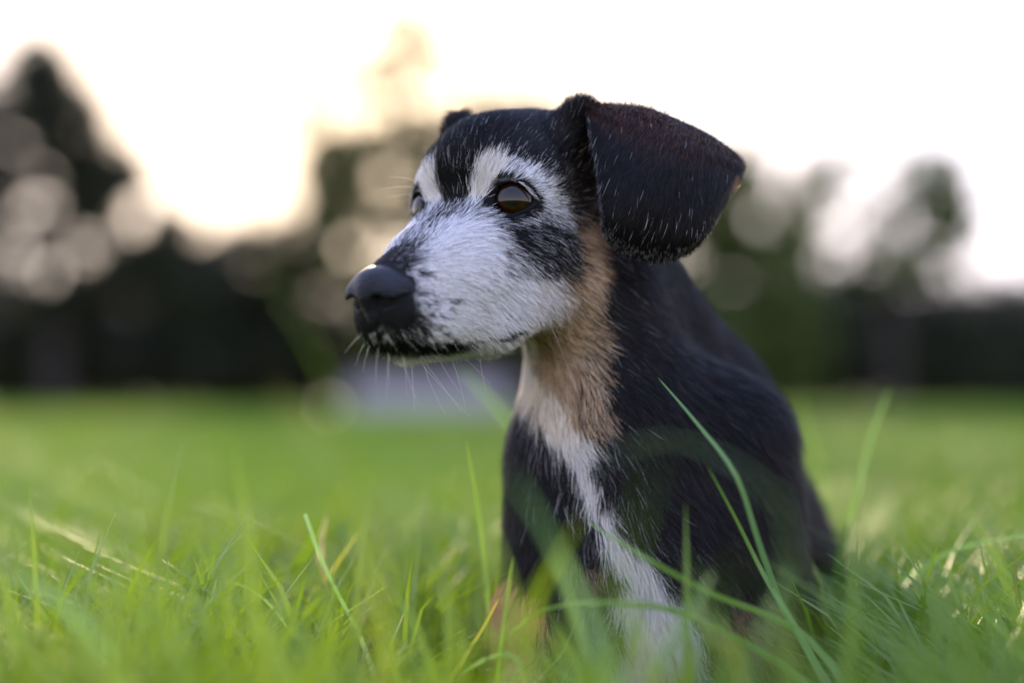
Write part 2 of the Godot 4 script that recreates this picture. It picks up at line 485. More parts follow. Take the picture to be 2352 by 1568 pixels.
func build_ear(dog: Node3D, side: float, furm: Material, skinm: Material) -> void:
	var na := 34
	var nb := 30
	var P := PackedVector3Array()
	var N := PackedVector3Array()
	for i in na + 1:
		for j in nb + 1:
			var a := float(i) / na
			var b := -0.5 + 1.5 * float(j) / nb
			P.append(ear_point(a, b, side))
	for i in na + 1:
		for j in nb + 1:
			var da := P[mini(i + 1, na) * (nb + 1) + j] - P[maxi(i - 1, 0) * (nb + 1) + j]
			var db := P[i * (nb + 1) + mini(j + 1, nb)] - P[i * (nb + 1) + maxi(j - 1, 0)]
			var n := db.cross(da).normalized() * side
			N.append(n)
	var base := dog.position
	var V := PackedVector3Array()
	var VN := PackedVector3Array()
	var VC := PackedColorArray()
	var I := PackedInt32Array()
	var count := P.size()
	for lay in 2:
		for k in count:
			var ia := k / (nb + 1)
			var thick := 0.5 + 2.0 * minf(1.0, minf(minf(ia, na - ia), nb - k % (nb + 1)) / 4.0)
			V.append(mm(P[k] - N[k] * (thick * lay)) - base)
			VN.append(N[k] if lay == 0 else -N[k])
			VC.append(BLACK * 1.2 if lay == 0 else Color(0.10, 0.055, 0.04))
	var quad := func(a: int, b: int, c: int, d: int) -> void:
		if side > 0.0: I.append_array([a, b, c, a, c, d])
		else: I.append_array([a, c, b, a, d, c])
	for i in na:
		for j in nb:
			var k := i * (nb + 1) + j
			quad.call(k, k + nb + 1, k + nb + 2, k + 1)
			quad.call(count + k, count + k + 1, count + k + nb + 2, count + k + nb + 1)
	# the cut edge all round, with faces of its own
	var ring := []
	for i in na: ring.append([i * (nb + 1) + nb, (i + 1) * (nb + 1) + nb, i * (nb + 1) + nb - 1])
	for i in na: ring.append([(i + 1) * (nb + 1), i * (nb + 1), i * (nb + 1) + 1])
	for j in nb: ring.append([j, j + 1, j + nb + 1])
	for j in nb: ring.append([na * (nb + 1) + j + 1, na * (nb + 1) + j, (na - 1) * (nb + 1) + j])
	for e in ring:
		var o := (P[e[0]] - P[e[2]]).normalized()
		var k := V.size()
		for w in [e[0], e[1], count + e[1], count + e[0]]:
			V.append(V[w])
			VN.append(o)
			VC.append(BLACK * 1.5)
		quad.call(k, k + 1, k + 2, k + 3)
	var ear := part(dog, "ear", mesh_of(V, VN, VC, I), skinm)
	ear.set_meta("label", "black folded ear hanging over the cheek, flecked with white hairs" if side > 0.0 else "black ear folded behind the brow")
	var fur := Fur.new()
	var total := 42000 if side > 0.0 else 9000
	for k in total:
		var a := rng.randf()
		var b := rng.randf_range(-0.22, 1.0)
		if rng.randf() < 0.10: b = rng.randf_range(0.94, 1.0)
		elif rng.randf() < 0.05: a = rng.randf() * 0.03
		var p := ear_point(a, b, side)
		var da := ear_point(minf(a + 0.01, 1.0), b, side) - ear_point(maxf(a - 0.01, 0.0), b, side)
		var t := (ear_point(a, b + 0.02, side) - ear_point(a, b - 0.02, side)).normalized()
		var n := t.cross(da).normalized() * side
		if b < 0.0: t = -t
		t = (t + da.normalized() * (rng.randf_range(-0.28, 0.28) + 0.35 * (a - 0.35))).normalized()
		var col := BLACK.lerp(RUST, clampf(0.95 - b * 2.6 - a * 0.4 + gauss() * 0.3, 0.0, 0.7))
		var length := 6.0
		var wide := 0.16
		var lift := 0.16
		var white := 0.001 + 0.014 * smoothstep(0.45, 0.85, b) * smoothstep(0.05, 0.3, a) * smoothstep(0.95, 0.6, a)
		if a < 0.30 and b > 0.55 + a: white = 0.05
		if rng.randf() < white:
			col = WHITE * rng.randf_range(0.3, 0.85)
			length = rng.randf_range(5.0, 10.0)
			wide = 0.12
			lift = 0.2
		elif b > 0.9 and a < 0.66:
			length = rng.randf_range(2.5, 5.0)
			lift = rng.randf_range(0.1, 0.5)
			if rng.randf() < 0.12: col = WHITE * 0.4
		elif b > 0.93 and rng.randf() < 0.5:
			col = RUST.lerp(CREAMY, rng.randf() * 0.5)  # rust rim hairs, paled so the sun's golden rim light is in their colour
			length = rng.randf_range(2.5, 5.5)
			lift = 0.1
		elif b < 0.06 and a < 0.45:
			length = rng.randf_range(3.5, 9.0)
			lift = rng.randf_range(0.15, 0.8)
			col = RUST.lerp(TAN, rng.randf() * 0.35)
		elif b < 0.08:
			length = rng.randf_range(3.0, 6.0)
			lift = rng.randf_range(0.1, 0.5)
			col = BLACK.lerp(RUST.lerp(TAN, 0.4), rng.randf() * 0.7)
		if b > 0.82: length *= 0.55
		if a > 0.9 and b > 0.25 and rng.randf() < 0.7: col = RUST.lerp(TAN, rng.randf())
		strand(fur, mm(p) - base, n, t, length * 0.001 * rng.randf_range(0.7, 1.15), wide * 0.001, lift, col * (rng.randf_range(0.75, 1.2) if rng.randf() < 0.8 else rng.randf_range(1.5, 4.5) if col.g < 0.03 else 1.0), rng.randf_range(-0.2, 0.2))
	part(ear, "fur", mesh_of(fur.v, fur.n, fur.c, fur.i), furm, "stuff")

func eye_frame(side: float) -> Array:   # centre (m) and three axes: out, towards the ear, up
	var s := Vector3(1, 1, side)
	return [from_head(EYE_C * s), head_dir(eye_ax * s).normalized(), head_dir(Vector3(-0.61, 0, 0.79) * s).normalized(), Vector3(0, 1, 0)]

func cap(out: Vector3, r: float, ang: float, mat_rings := 10) -> ArrayMesh:   # a dome of a sphere about the eye's own middle
	var st := SurfaceTool.new()
	st.begin(Mesh.PRIMITIVE_TRIANGLES)
	var x := out.cross(Vector3.UP).normalized()
	var y := x.cross(out).normalized()
	var seg := 40
	for i in mat_rings + 1:
		var a := ang * i / mat_rings
		for j in seg:
			var ph := TAU * j / seg
			var d := out * cos(a) + (x * cos(ph) + y * sin(ph)) * sin(a)
			st.set_normal(d)
			st.add_vertex(d * r)
	for i in mat_rings:
		for j in seg:
			var k := i * seg + j
			var k2 := i * seg + (j + 1) % seg
			for w in [k, k + seg, k2, k2, k + seg, k2 + seg]: st.add_index(w)
	return st.commit()

func build_eye(dog: Node3D, side: float, furm: Material) -> void:
	var fr := eye_frame(side)
	var c: Vector3 = fr[0]
	var out: Vector3 = fr[1]
	var ear: Vector3 = fr[2]
	var up: Vector3 = fr[3]
	var wet := func(col: Color) -> StandardMaterial3D:
		var m := flat_mat(col, 0.02, 0.0)
		m.clearcoat_enabled = true
		m.clearcoat = 0.85
		m.clearcoat_roughness = 0.01
		return m
	var ball := SphereMesh.new()
	ball.radius = EYE_R * 0.001
	ball.height = EYE_R * 0.002
	ball.radial_segments = 48
	ball.rings = 24
	var eye := part(dog, "eye", ball, wet.call(lin(0.006, 0.004, 0.003)))
	eye.position = c - dog.position
	eye.set_meta("label", "dark brown eye mirroring the sky" if side > 0.0 else "dark brown eye beyond the bridge of the muzzle")
	var gaze := (out + head_dir(Vector3(0.18, 0.0, 0.0)) + Vector3(0, 0.02, 0)).normalized()
	part(eye, "iris", cap(gaze, (EYE_R + 0.06) * 0.001, 0.62), wet.call(lin(0.018, 0.006, 0.001)))
	part(eye, "pupil", cap(gaze, (EYE_R + 0.12) * 0.001, 0.38), wet.call(lin(0.004, 0.003, 0.003)))
	# the lids
	var st := SurfaceTool.new()
	st.begin(Mesh.PRIMITIVE_TRIANGLES)
	var seg := 48
	var prof := [[0.98, -0.8], [0.98, 0.2], [1.02, 0.6], [1.1, 0.7], [1.28, 0.3], [1.42, -1.6], [1.55, -5.0]]
	for j in seg:
		var t := float(j) / seg * ALMOND.size()
		var k := int(t)
		var nn := ALMOND.size()
		var e := ALMOND[k % nn].cubic_interpolate(ALMOND[(k + 1) % nn], ALMOND[(k - 1 + nn) % nn], ALMOND[(k + 2) % nn], t - k)
		var rr := minf(e.length(), 10.2)
		var h0 := sqrt(EYE_R * EYE_R - rr * rr)
		for pr in prof:
			var over: float = pr[1]
			if e.y > 0.0 and pr[0] > 1.0: over += 1.2 * smoothstep(0.0, 5.0, e.y)
			var w: Vector3 = out * (h0 + over) + ear * (e.x * pr[0]) + up * (e.y * pr[0])
			st.set_smooth_group(0)
			st.add_vertex(w * 0.001)
	var np := prof.size()
	for j in seg:
		for i in np - 1:
			var a := j * np + i
			var b := ((j + 1) % seg) * np + i
			var w := [a, b, a + 1, b, b + 1, a + 1] if side < 0.0 else [a, a + 1, b, b, a + 1, b + 1]
			for x in w: st.add_index(x)
	st.generate_normals()
	# lashes and the fringe of short hair that hangs over the upper lid
	var fringe := Fur.new()
	for k in 420:
		var x := rng.randf_range(-8.0, 8.6)
		var y := 8.4 - 0.055 * (x + 4.2) * (x + 4.2) + rng.randf_range(0.1, 1.7)
		var p: Vector3 = out * (sqrt(maxf(EYE_R * EYE_R - x * x * 0.8 - y * y * 0.8, 9.0)) + 1.5) + ear * x + up * y
		var t := (ear * (0.75 + 0.06 * x) - up * 0.75 + out * 0.25).normalized()
		var pale := rng.randf() < smoothstep(-3.0, 3.0, x) * 0.6
		strand(fringe, p * 0.001, (out + up * 0.5).normalized(), t, rng.randf_range(0.0018, 0.0036), 0.00015, 0.25, (CREAMY.lerp(WHITE, 0.6) if pale else BLACK) * rng.randf_range(0.7, 1.0))
	part(eye, "eyelashes", mesh_of(fringe.v, fringe.n, fringe.c, fringe.i), furm, "stuff")
	part(eye, "eyelid", st.commit(), flat_mat(lin(0.008, 0.007, 0.008), 0.5, 0.2))

func build_dog() -> void:
	var dog := thing("dog", Vector3(0.06, 0.0, -0.70), "small black, tan and white dog with grizzled muzzle sitting in long grass", "dog")
	var base := dog.position
	var t0 := Time.get_ticks_msec()
	var net := nets(dog_sdf, Vector3(-75, -192, -945), Vector3(260, 150, -570), 3.3, 4)
	var V: PackedVector3Array = net[0]
	var N: PackedVector3Array = net[1]
	var I: PackedInt32Array = net[2]
	print("body mesh ", V.size(), " ", Time.get_ticks_msec() - t0)
	var hb := PackedFloat32Array()
	var W := PackedVector3Array()
	var C := PackedColorArray()
	for i in V.size():
		var p := V[i]
		W.append(mm(p) - base)
		var h := 100.0
		if (p - Vector3(0, 85, -655)).length() < 150.0: h = head_sdf(p) - body_sdf(p)
		hb.append(h)
		var sum := Color(0, 0, 0)
		for k in 5: sum += (head_coat(to_head(p)) if h < 0.0 else body_coat(p))
		C.append(sum * 0.2 * 0.7)
	var skin := flat_mat(Color.WHITE, 0.75, 0.3)
	skin.vertex_color_use_as_albedo = true
	part(dog, "body", mesh_of(W, N, C, I), skin)
	# hair by hair
	var furm := fur_mat()
	var fur := Fur.new()
	for k in range(0, I.size(), 3):
		var ia := I[k]
		var ib := I[k + 1]
		var ic := I[k + 2]
		var a := V[ia]
		var b := V[ib]
		var c := V[ic]
		var mid := (a + b + c) / 3.0
		if mid.y < -165.0: continue
		var hm := (hb[ia] + hb[ib] + hb[ic]) / 3.0
		var nm := (N[ia] + N[ib] + N[ic]).normalized()
		var area := (b - a).cross(c - a).length() * 0.5
		var facing := nm.dot(-mid.normalized())
		var dens := 4.6 if hm < 0.0 else (1.9 if mid.z > -725.0 else 0.9)
		if facing < -0.45: dens *= 0.15
		var want := area * dens
		var num := int(want + rng.randf())
		for j in num:
			var x := rng.randf()
			var y := rng.randf()
			if x + y > 1.0:
				x = 1.0 - x
				y = 1.0 - y
			var p := a + (b - a) * x + (c - a) * y
			var n := (N[ia] + (N[ib] - N[ia]) * x + (N[ic] - N[ia]) * y).normalized()
			var h := hb[ia] + (hb[ib] - hb[ia]) * x + (hb[ic] - hb[ia]) * y
			var col: Color
			var flow: Vector3
			var q := to_head(p)
			if h + gauss() * 2.0 < 0.0 and not (q.y < -68.0 + gauss() * 2.0 and q.x < 12.0):
				col = head_coat(q)
				if h_bare: continue
				flow = head_dir(head_flow(q))
				if q.x < -20.0 and q.y < -25.0: h_len = minf(h_len + 2.0, 11.0)
				if q.y < -64.0 and q.x > 0.0:
					h_len = 6.0
					h_lift = 0.6
			else:
				col = body_coat(p)
				var cx := lerpf(0.0, 60.0, clampf((20.0 - p.y) / 100.0, 0.0, 1.0))
				flow = Vector3(0.25 + clampf((p.x - cx) / 90.0, -0.3, 0.5), -1.0, 0.0)
				if p.y > 25.0: flow += Vector3(0.5, 0.2, 0)
				flow += Vector3(noise.get_noise_3dv(p * 2.0), 0, 0) * 0.9
			var t := flow - n * flow.dot(n)
			t += Vector3(gauss(), gauss(), gauss()) * 0.13
			t = (t - n * t.dot(n)).normalized()
			if t.length() < 0.5: continue
			strand(fur, mm(p) - base, n, t, h_len * 0.001 * rng.randf_range(0.65, 1.25), h_wide * 0.001, h_lift * rng.randf_range(0.5, 1.6), col * rng.randf_range(0.82, 1.12), rng.randf_range(-0.18, 0.18))
	print("strands ", fur.v.size() / 7, " ", Time.get_ticks_msec() - t0)
	part(dog, "fur", mesh_of(fur.v, fur.n, fur.c, fur.i), furm, "stuff")
	for side in [1.0, -1.0]:
		build_ear(dog, side, furm, skin)
		build_eye(dog, side, furm)
	# nose
	var nn := nets(func(p: Vector3) -> float: return nose_sdf(to_head(p)), Vector3(-90, 20, -625), Vector3(-25, 70, -565), 0.9, 4)
	var NV: PackedVector3Array = nn[0]
	for i in NV.size(): NV[i] = mm(NV[i]) - base
	var leather := flat_mat(lin(0.006, 0.006, 0.010), 0.34, 0.36)
	var grain := NoiseTexture2D.new()
	var fn := FastNoiseLite.new()
	fn.noise_type = FastNoiseLite.TYPE_CELLULAR
	fn.frequency = 0.06
	grain.noise = fn
	grain.width = 256
	grain.height = 256
	grain.seamless = true
	leather.heightmap_enabled = true
	leather.heightmap_texture = grain
	leather.heightmap_scale = 0.12
	leather.uv1_triplanar = true
	leather.uv1_scale = Vector3.ONE * 60.0
	var nose := part(dog, "nose", mesh_of(NV, nn[1], PackedColorArray(), nn[2]), leather)
	nose.set_meta("label", "black leathery nose with wide nostrils")
	build_whiskers(dog)
	print("dog ", Time.get_ticks_msec() - t0)

func tube(pts: PackedVector3Array, r0: float, r1: float, sides := 5) -> ArrayMesh:
	var st := SurfaceTool.new()
	st.begin(Mesh.PRIMITIVE_TRIANGLES)
	var n := pts.size()
	for i in n:
		var t := (pts[mini(i + 1, n - 1)] - pts[maxi(i - 1, 0)]).normalized()
		var x := t.cross(Vector3(0.3, 0.2, 0.93)).normalized()
		var y := t.cross(x)
		var r := lerpf(r0, r1, float(i) / (n - 1))
		for j in sides:
			var d := x * cos(TAU * j / sides) + y * sin(TAU * j / sides)
			st.set_normal(d)
			st.add_vertex(pts[i] + d * r)
	for i in n - 1:
		for j in sides:
			var a := i * sides + j
			var b := i * sides + (j + 1) % sides
			for w in [a, a + sides, b, b, a + sides, b + sides]: st.add_index(w)
	return st.commit()

# whiskers: head axes of the root, then the direction it leaves in and the length in mm; last one tells black from white
const WHISKERS := [
	[Vector3(62, -66, -4), Vector3(0.25, -1, -0.4), 13, 0], [Vector3(63, -65, -6), Vector3(0.35, -0.9, -0.5), 12, 0], [Vector3(60, -67, -1), Vector3(0.1, -1, -0.2), 17, 0],
	[Vector3(64, -62, -8), Vector3(0.6, -0.7, -0.5), 11, 0], [Vector3(57, -69, 2), Vector3(0.0, -1, -0.1), 20, 0], [Vector3(54, -70, 0), Vector3(-0.1, -1, -0.3), 15, 0],
	[Vector3(50, -71, 4), Vector3(-0.3, -1, 0.0), 22, 0], [Vector3(47, -71, 2), Vector3(-0.2, -1, 0.0), 18, 0], [Vector3(43, -71, 3), Vector3(0.1, -1, 0.1), 24, 0],
	[Vector3(42, -71, 5), Vector3(-0.9, -0.9, 0.2), 36, 0], [Vector3(39, -70, 4), Vector3(-0.8, -0.9, 0.3), 34, 0], [Vector3(36, -70, 3), Vector3(0.0, -1, 0.2), 27, 0],
	[Vector3(30, -69, 6), Vector3(-0.5, -1, 0.2), 20, 0], [Vector3(24, -68, 8), Vector3(-0.6, -1, 0.1), 30, 0], [Vector3(20, -67, 9), Vector3(-0.9, -0.5, 0.1), 28, 0],
	[Vector3(8, -65, 12), Vector3(-0.1, -1, 0.0), 22, 0], [Vector3(-18, -52, 31), Vector3(-0.5, -1.1, 0.3), 34, 0], [Vector3(-20, -46, 35), Vector3(-1, -0.5, 0.3), 30, 1],
	[Vector3(40, -50, 20), Vector3(-0.9, -0.35, 0.35), 22, 1], [Vector3(9, 12, -25), Vector3(0.5, 0.3, -0.9), 18, 0], [Vector3(8, 9, -27), Vector3(0.55, 0.1, -0.9), 20, 0], [Vector3(7, 6, -28), Vector3(0.6, 0.0, -0.8), 12, 0],
	[Vector3(55, -58, 16), Vector3(0.0, -1, 0.5), 16, 0], [Vector3(50, -60, 17), Vector3(-0.1, -1, 0.5), 17, 0], [Vector3(45, -60, 18), Vector3(-0.2, -1, 0.45), 17, 0], [Vector3(38, -60, 19), Vector3(-0.25, -1, 0.4), 16, 0], [Vector3(33, -60, 19), Vector3(-0.35, -1, 0.4), 15, 0],
	[Vector3(60, -58, 11), Vector3(0.1, -1, 0.4), 14, 0],
]
func build_whiskers(dog: Node3D) -> void:
	var pale := flat_mat(lin(0.85, 0.8, 0.72), 0.35)
	pale.backlight_enabled = true
	pale.backlight = Color(0.6, 0.55, 0.5)
	var dark := flat_mat(lin(0.012, 0.011, 0.012), 0.35)
	for w in WHISKERS:
		var p: Vector3 = w[0]
		var d: Vector3 = (w[1] as Vector3).normalized()
		var length: float = w[2] * 0.8 * (0.6 if p.z > 10.0 and p.x > 30.0 else 1.0)
		var bend := Vector3(rng.randf_range(-1.0, 0.1), -0.35, rng.randf_range(-0.35, 0.35))
		var pts := PackedVector3Array()
		for i in 9:
			var s := float(i) / 8.0
			pts.append(from_head(p + d * (length * s) + bend * (length * s * s * 0.45)) - dog.position)
		part(dog, "whisker", tube(pts, 0.00007, 0.00002), dark if w[3] == 1 else pale)

# ---------------------------------------------------------------- grass
func blade(pts: Array, wide: float, fold := 0.25, tip_blunt := 0.0) -> ArrayMesh:   # a leaf of grass along points from root to tip, creased along its midrib
	var v := PackedVector3Array()
	var n := PackedVector3Array()
	var idx := PackedInt32Array()
	var c := Curve3D.new()
	for i in pts.size():
		var tan: Vector3 = (pts[mini(i + 1, pts.size() - 1)] - pts[maxi(i - 1, 0)]) * 0.17
		c.add_point(pts[i], -tan, tan)
	var seg := maxi(6, pts.size() * 4)
	for i in seg + 1:
		var s := float(i) / seg
		var p := c.sample_baked(s * c.get_baked_length(), true)
		var q := c.sample_baked(minf(s + 0.02, 1.0) * c.get_baked_length(), true)
		var o := c.sample_baked(maxf(s - 0.02, 0.0) * c.get_baked_length(), true)
		var t := (q - o).normalized()
		var side := t.cross(Vector3(0.35 * sin(s * 2.0 + p.x * 40.0), 0.15, 1.0)).normalized()
		var nn := side.cross(t).normalized()
		var w := wide * 0.5 * maxf(tip_blunt, (0.6 + 0.4 * minf(s * 4.0, 1.0)) * pow(1.0 - s, 0.6))
		var f := nn * (w * fold)
		v.append(p - side * w + f)
		v.append(p - f)
		v.append(p + side * w + f)
		n.append((nn - side * fold).normalized())
		n.append(nn)
		n.append((nn + side * fold).normalized())
	for i in seg:
		var k := i * 3
		idx.append_array([k, k + 3, k + 1, k + 1, k + 3, k + 4, k + 1, k + 4, k + 2, k + 2, k + 4, k + 5])
	return mesh_of(v, n, PackedColorArray(), idx)

func grass_mat(c: Color, through: Color) -> StandardMaterial3D:
	var m := flat_mat(c, 0.45, 0.5)
	m.backlight_enabled = true
	m.backlight = through
	m.cull_mode = BaseMaterial3D.CULL_DISABLED
	return m

func tuft(blades: int, height: float, spread: float, wide: float) -> ArrayMesh:
	var v := PackedVector3Array()
	var n := PackedVector3Array()
	var c := PackedColorArray()
	var idx := PackedInt32Array()
	for b in blades:
		var root := Vector3(rng.randf_range(-1, 1), 0, rng.randf_range(-1, 1)) * spread
		var az := rng.randf() * TAU
		var lean := Vector3(cos(az), 0, sin(az))
		var side := Vector3(-sin(az + 0.6), 0, cos(az + 0.6))
		var h := height * rng.randf_range(0.55, 1.15)
		var bow := h * rng.randf_range(0.1, 0.75)
		var w := wide * rng.randf_range(0.6, 1.2) * 0.5
		var tint := Color(0.82, 0.9, 0.7).lerp(Color(1.15, 1.06, 1.0), rng.randf())
		if rng.randf() < 0.05: tint = Color(3.2, 1.6, 2.2)
		var k := v.size()
		for i in 5:
			var s := float(i) / 4.0
			var p := root + Vector3(0, h * (s - 0.22 * s * s * s), 0) + lean * (bow * s * s)
			var t := (Vector3(0, h * (1.0 - 0.66 * s * s), 0) + lean * (bow * 2.0 * s)).normalized()
			var nn := side.cross(t).normalized()
			var ww: Vector3 = side * (w * [0.75, 1.0, 0.85, 0.55, 0.06][i])
			v.append(p - ww)
			v.append(p + ww)
			n.append((nn - side * 0.3).normalized())
			n.append((nn + side * 0.3).normalized())
			c.append(tint)
			c.append(tint)
		for i in 4:
			var a := k + i * 2
			idx.append_array([a, a + 2, a + 1, a + 1, a + 2, a + 3])
	return mesh_of(v, n, c, idx)

func sow(called: String, label: String, mesh: Mesh, mat: Material, spots: Array) -> void:   # spots: [position, scale]
	var mmesh := MultiMesh.new()
	mmesh.transform_format = MultiMesh.TRANSFORM_3D
	mmesh.use_colors = true
	mmesh.mesh = mesh
	mmesh.instance_count = spots.size()
	for i in spots.size():
		var sc: float = spots[i][1]
		var b := Basis(Vector3.UP, rng.randf() * TAU).rotated(Vector3(1, 0, 0), rng.randf_range(-0.15, 0.15)).scaled(Vector3(sc, sc * rng.randf_range(0.8, 1.2), sc))
		mmesh.set_instance_transform(i, Transform3D(b, spots[i][0]))
		var clump := 0.5 + 0.5 * noise.get_noise_2d(spots[i][0].x * 60.0, spots[i][0].z * 60.0)   # patches of yellower and greener tufts, alike near and far
		mmesh.set_instance_color(i, Color(0.80 + 0.3 * clump, 0.95 + 0.05 * clump, 0.8))
	var o := MultiMeshInstance3D.new()
	o.multimesh = mmesh
	o.material_override = mat
	o.name = numbered(called)
	add_child(o)
	tag(o, label, "grass", "", "stuff")

func build_lawn() -> void:
	var m := grass_mat(lin(0.155, 0.255, 0.032), Color(0.95, 0.95, 0.5))
	m.vertex_color_use_as_albedo = true
	var kinds := []
	for i in 6: kinds.append(tuft(11, 0.118, 0.022, 0.0038))
	var spots := [[], [], [], [], [], []]
	var z := -0.16
	# close by, blade by blade
	for i in 15000:
		var d := sqrt(rng.randf_range(0.2 * 0.2, 2.4 * 2.4)) if i % 3 else sqrt(rng.randf_range(0.3 * 0.3, 1.1 * 1.1))
		var x := rng.randf_range(-1, 1) * (0.12 + d * 0.52)
		if Vector2((x - 0.075) / 0.085, (-d + 0.74) / 0.12).length() < 1.0: continue
		var sc := rng.randf_range(0.75, 1.2)
		if d < 0.5: sc *= 0.85
		if d < 0.36: sc *= 0.8
		if d > 0.40 and d < 0.70 and absf(x - 0.06) < 0.12: sc *= 0.62   # pressed down by the dog
		spots[i % 6].append([Vector3(x, 0, -d), sc])
	for i in 6: sow("grass", "fresh green grass round the dog, finely bladed", kinds[i], m, spots[i])
	# taller leaves standing loosely above the rest
	var tall := []
	for i in 3: tall.append(tuft(3, 0.175, 0.03, 0.0042))
	var spots4 := [[], [], []]
	for i in 2600:
		var d := rng.randf_range(0.26, 0.54) if i % 2 else rng.randf_range(0.54, 2.4)
		var x := rng.randf_range(-1, 1) * (0.05 + d * 0.48)
		if d > 0.50 and d < 0.9 and absf(x - 0.085) < 0.12: continue
		if absf(x - 0.06 * d / 0.6) < 0.07 and rng.randf() < 0.45: continue
		spots4[i % 3].append([Vector3(x, 0, -d), rng.randf_range(0.72, 1.0) if d < 0.54 else rng.randf_range(0.55, 0.9)])
	for i in 3: sow("grass", "loose tall grass standing above the lawn", tall[i], m, spots4[i])
	var far := []
	for i in 3: far.append(tuft(26, 0.12, 0.07, 0.007))
	var spots2 := [[], [], []]
	for i in 9000:
		var d := sqrt(rng.randf_range(2.2 * 2.2, 9.0 * 9.0))
		spots2[i % 3].append([Vector3(rng.randf_range(-1, 1) * (0.3 + d * 0.5), 0, -d), rng.randf_range(0.7, 1.15)])
	for i in 3: sow("grass", "mown lawn stretching away behind the dog", far[i], m, spots2[i])
	var farther := tuft(40, 0.13, 0.2, 0.016)
	var spots3 := []
	for i in 9000:
		var d := sqrt(rng.randf_range(8.5 * 8.5, 34.0 * 34.0))
		spots3.append([Vector3(rng.randf_range(-1, 1) * (0.5 + d * 0.55), 0, -d), rng.randf_range(0.7, 1.1)])
	sow("grass", "distant bright lawn in front of the trees", farther, m, spots3)

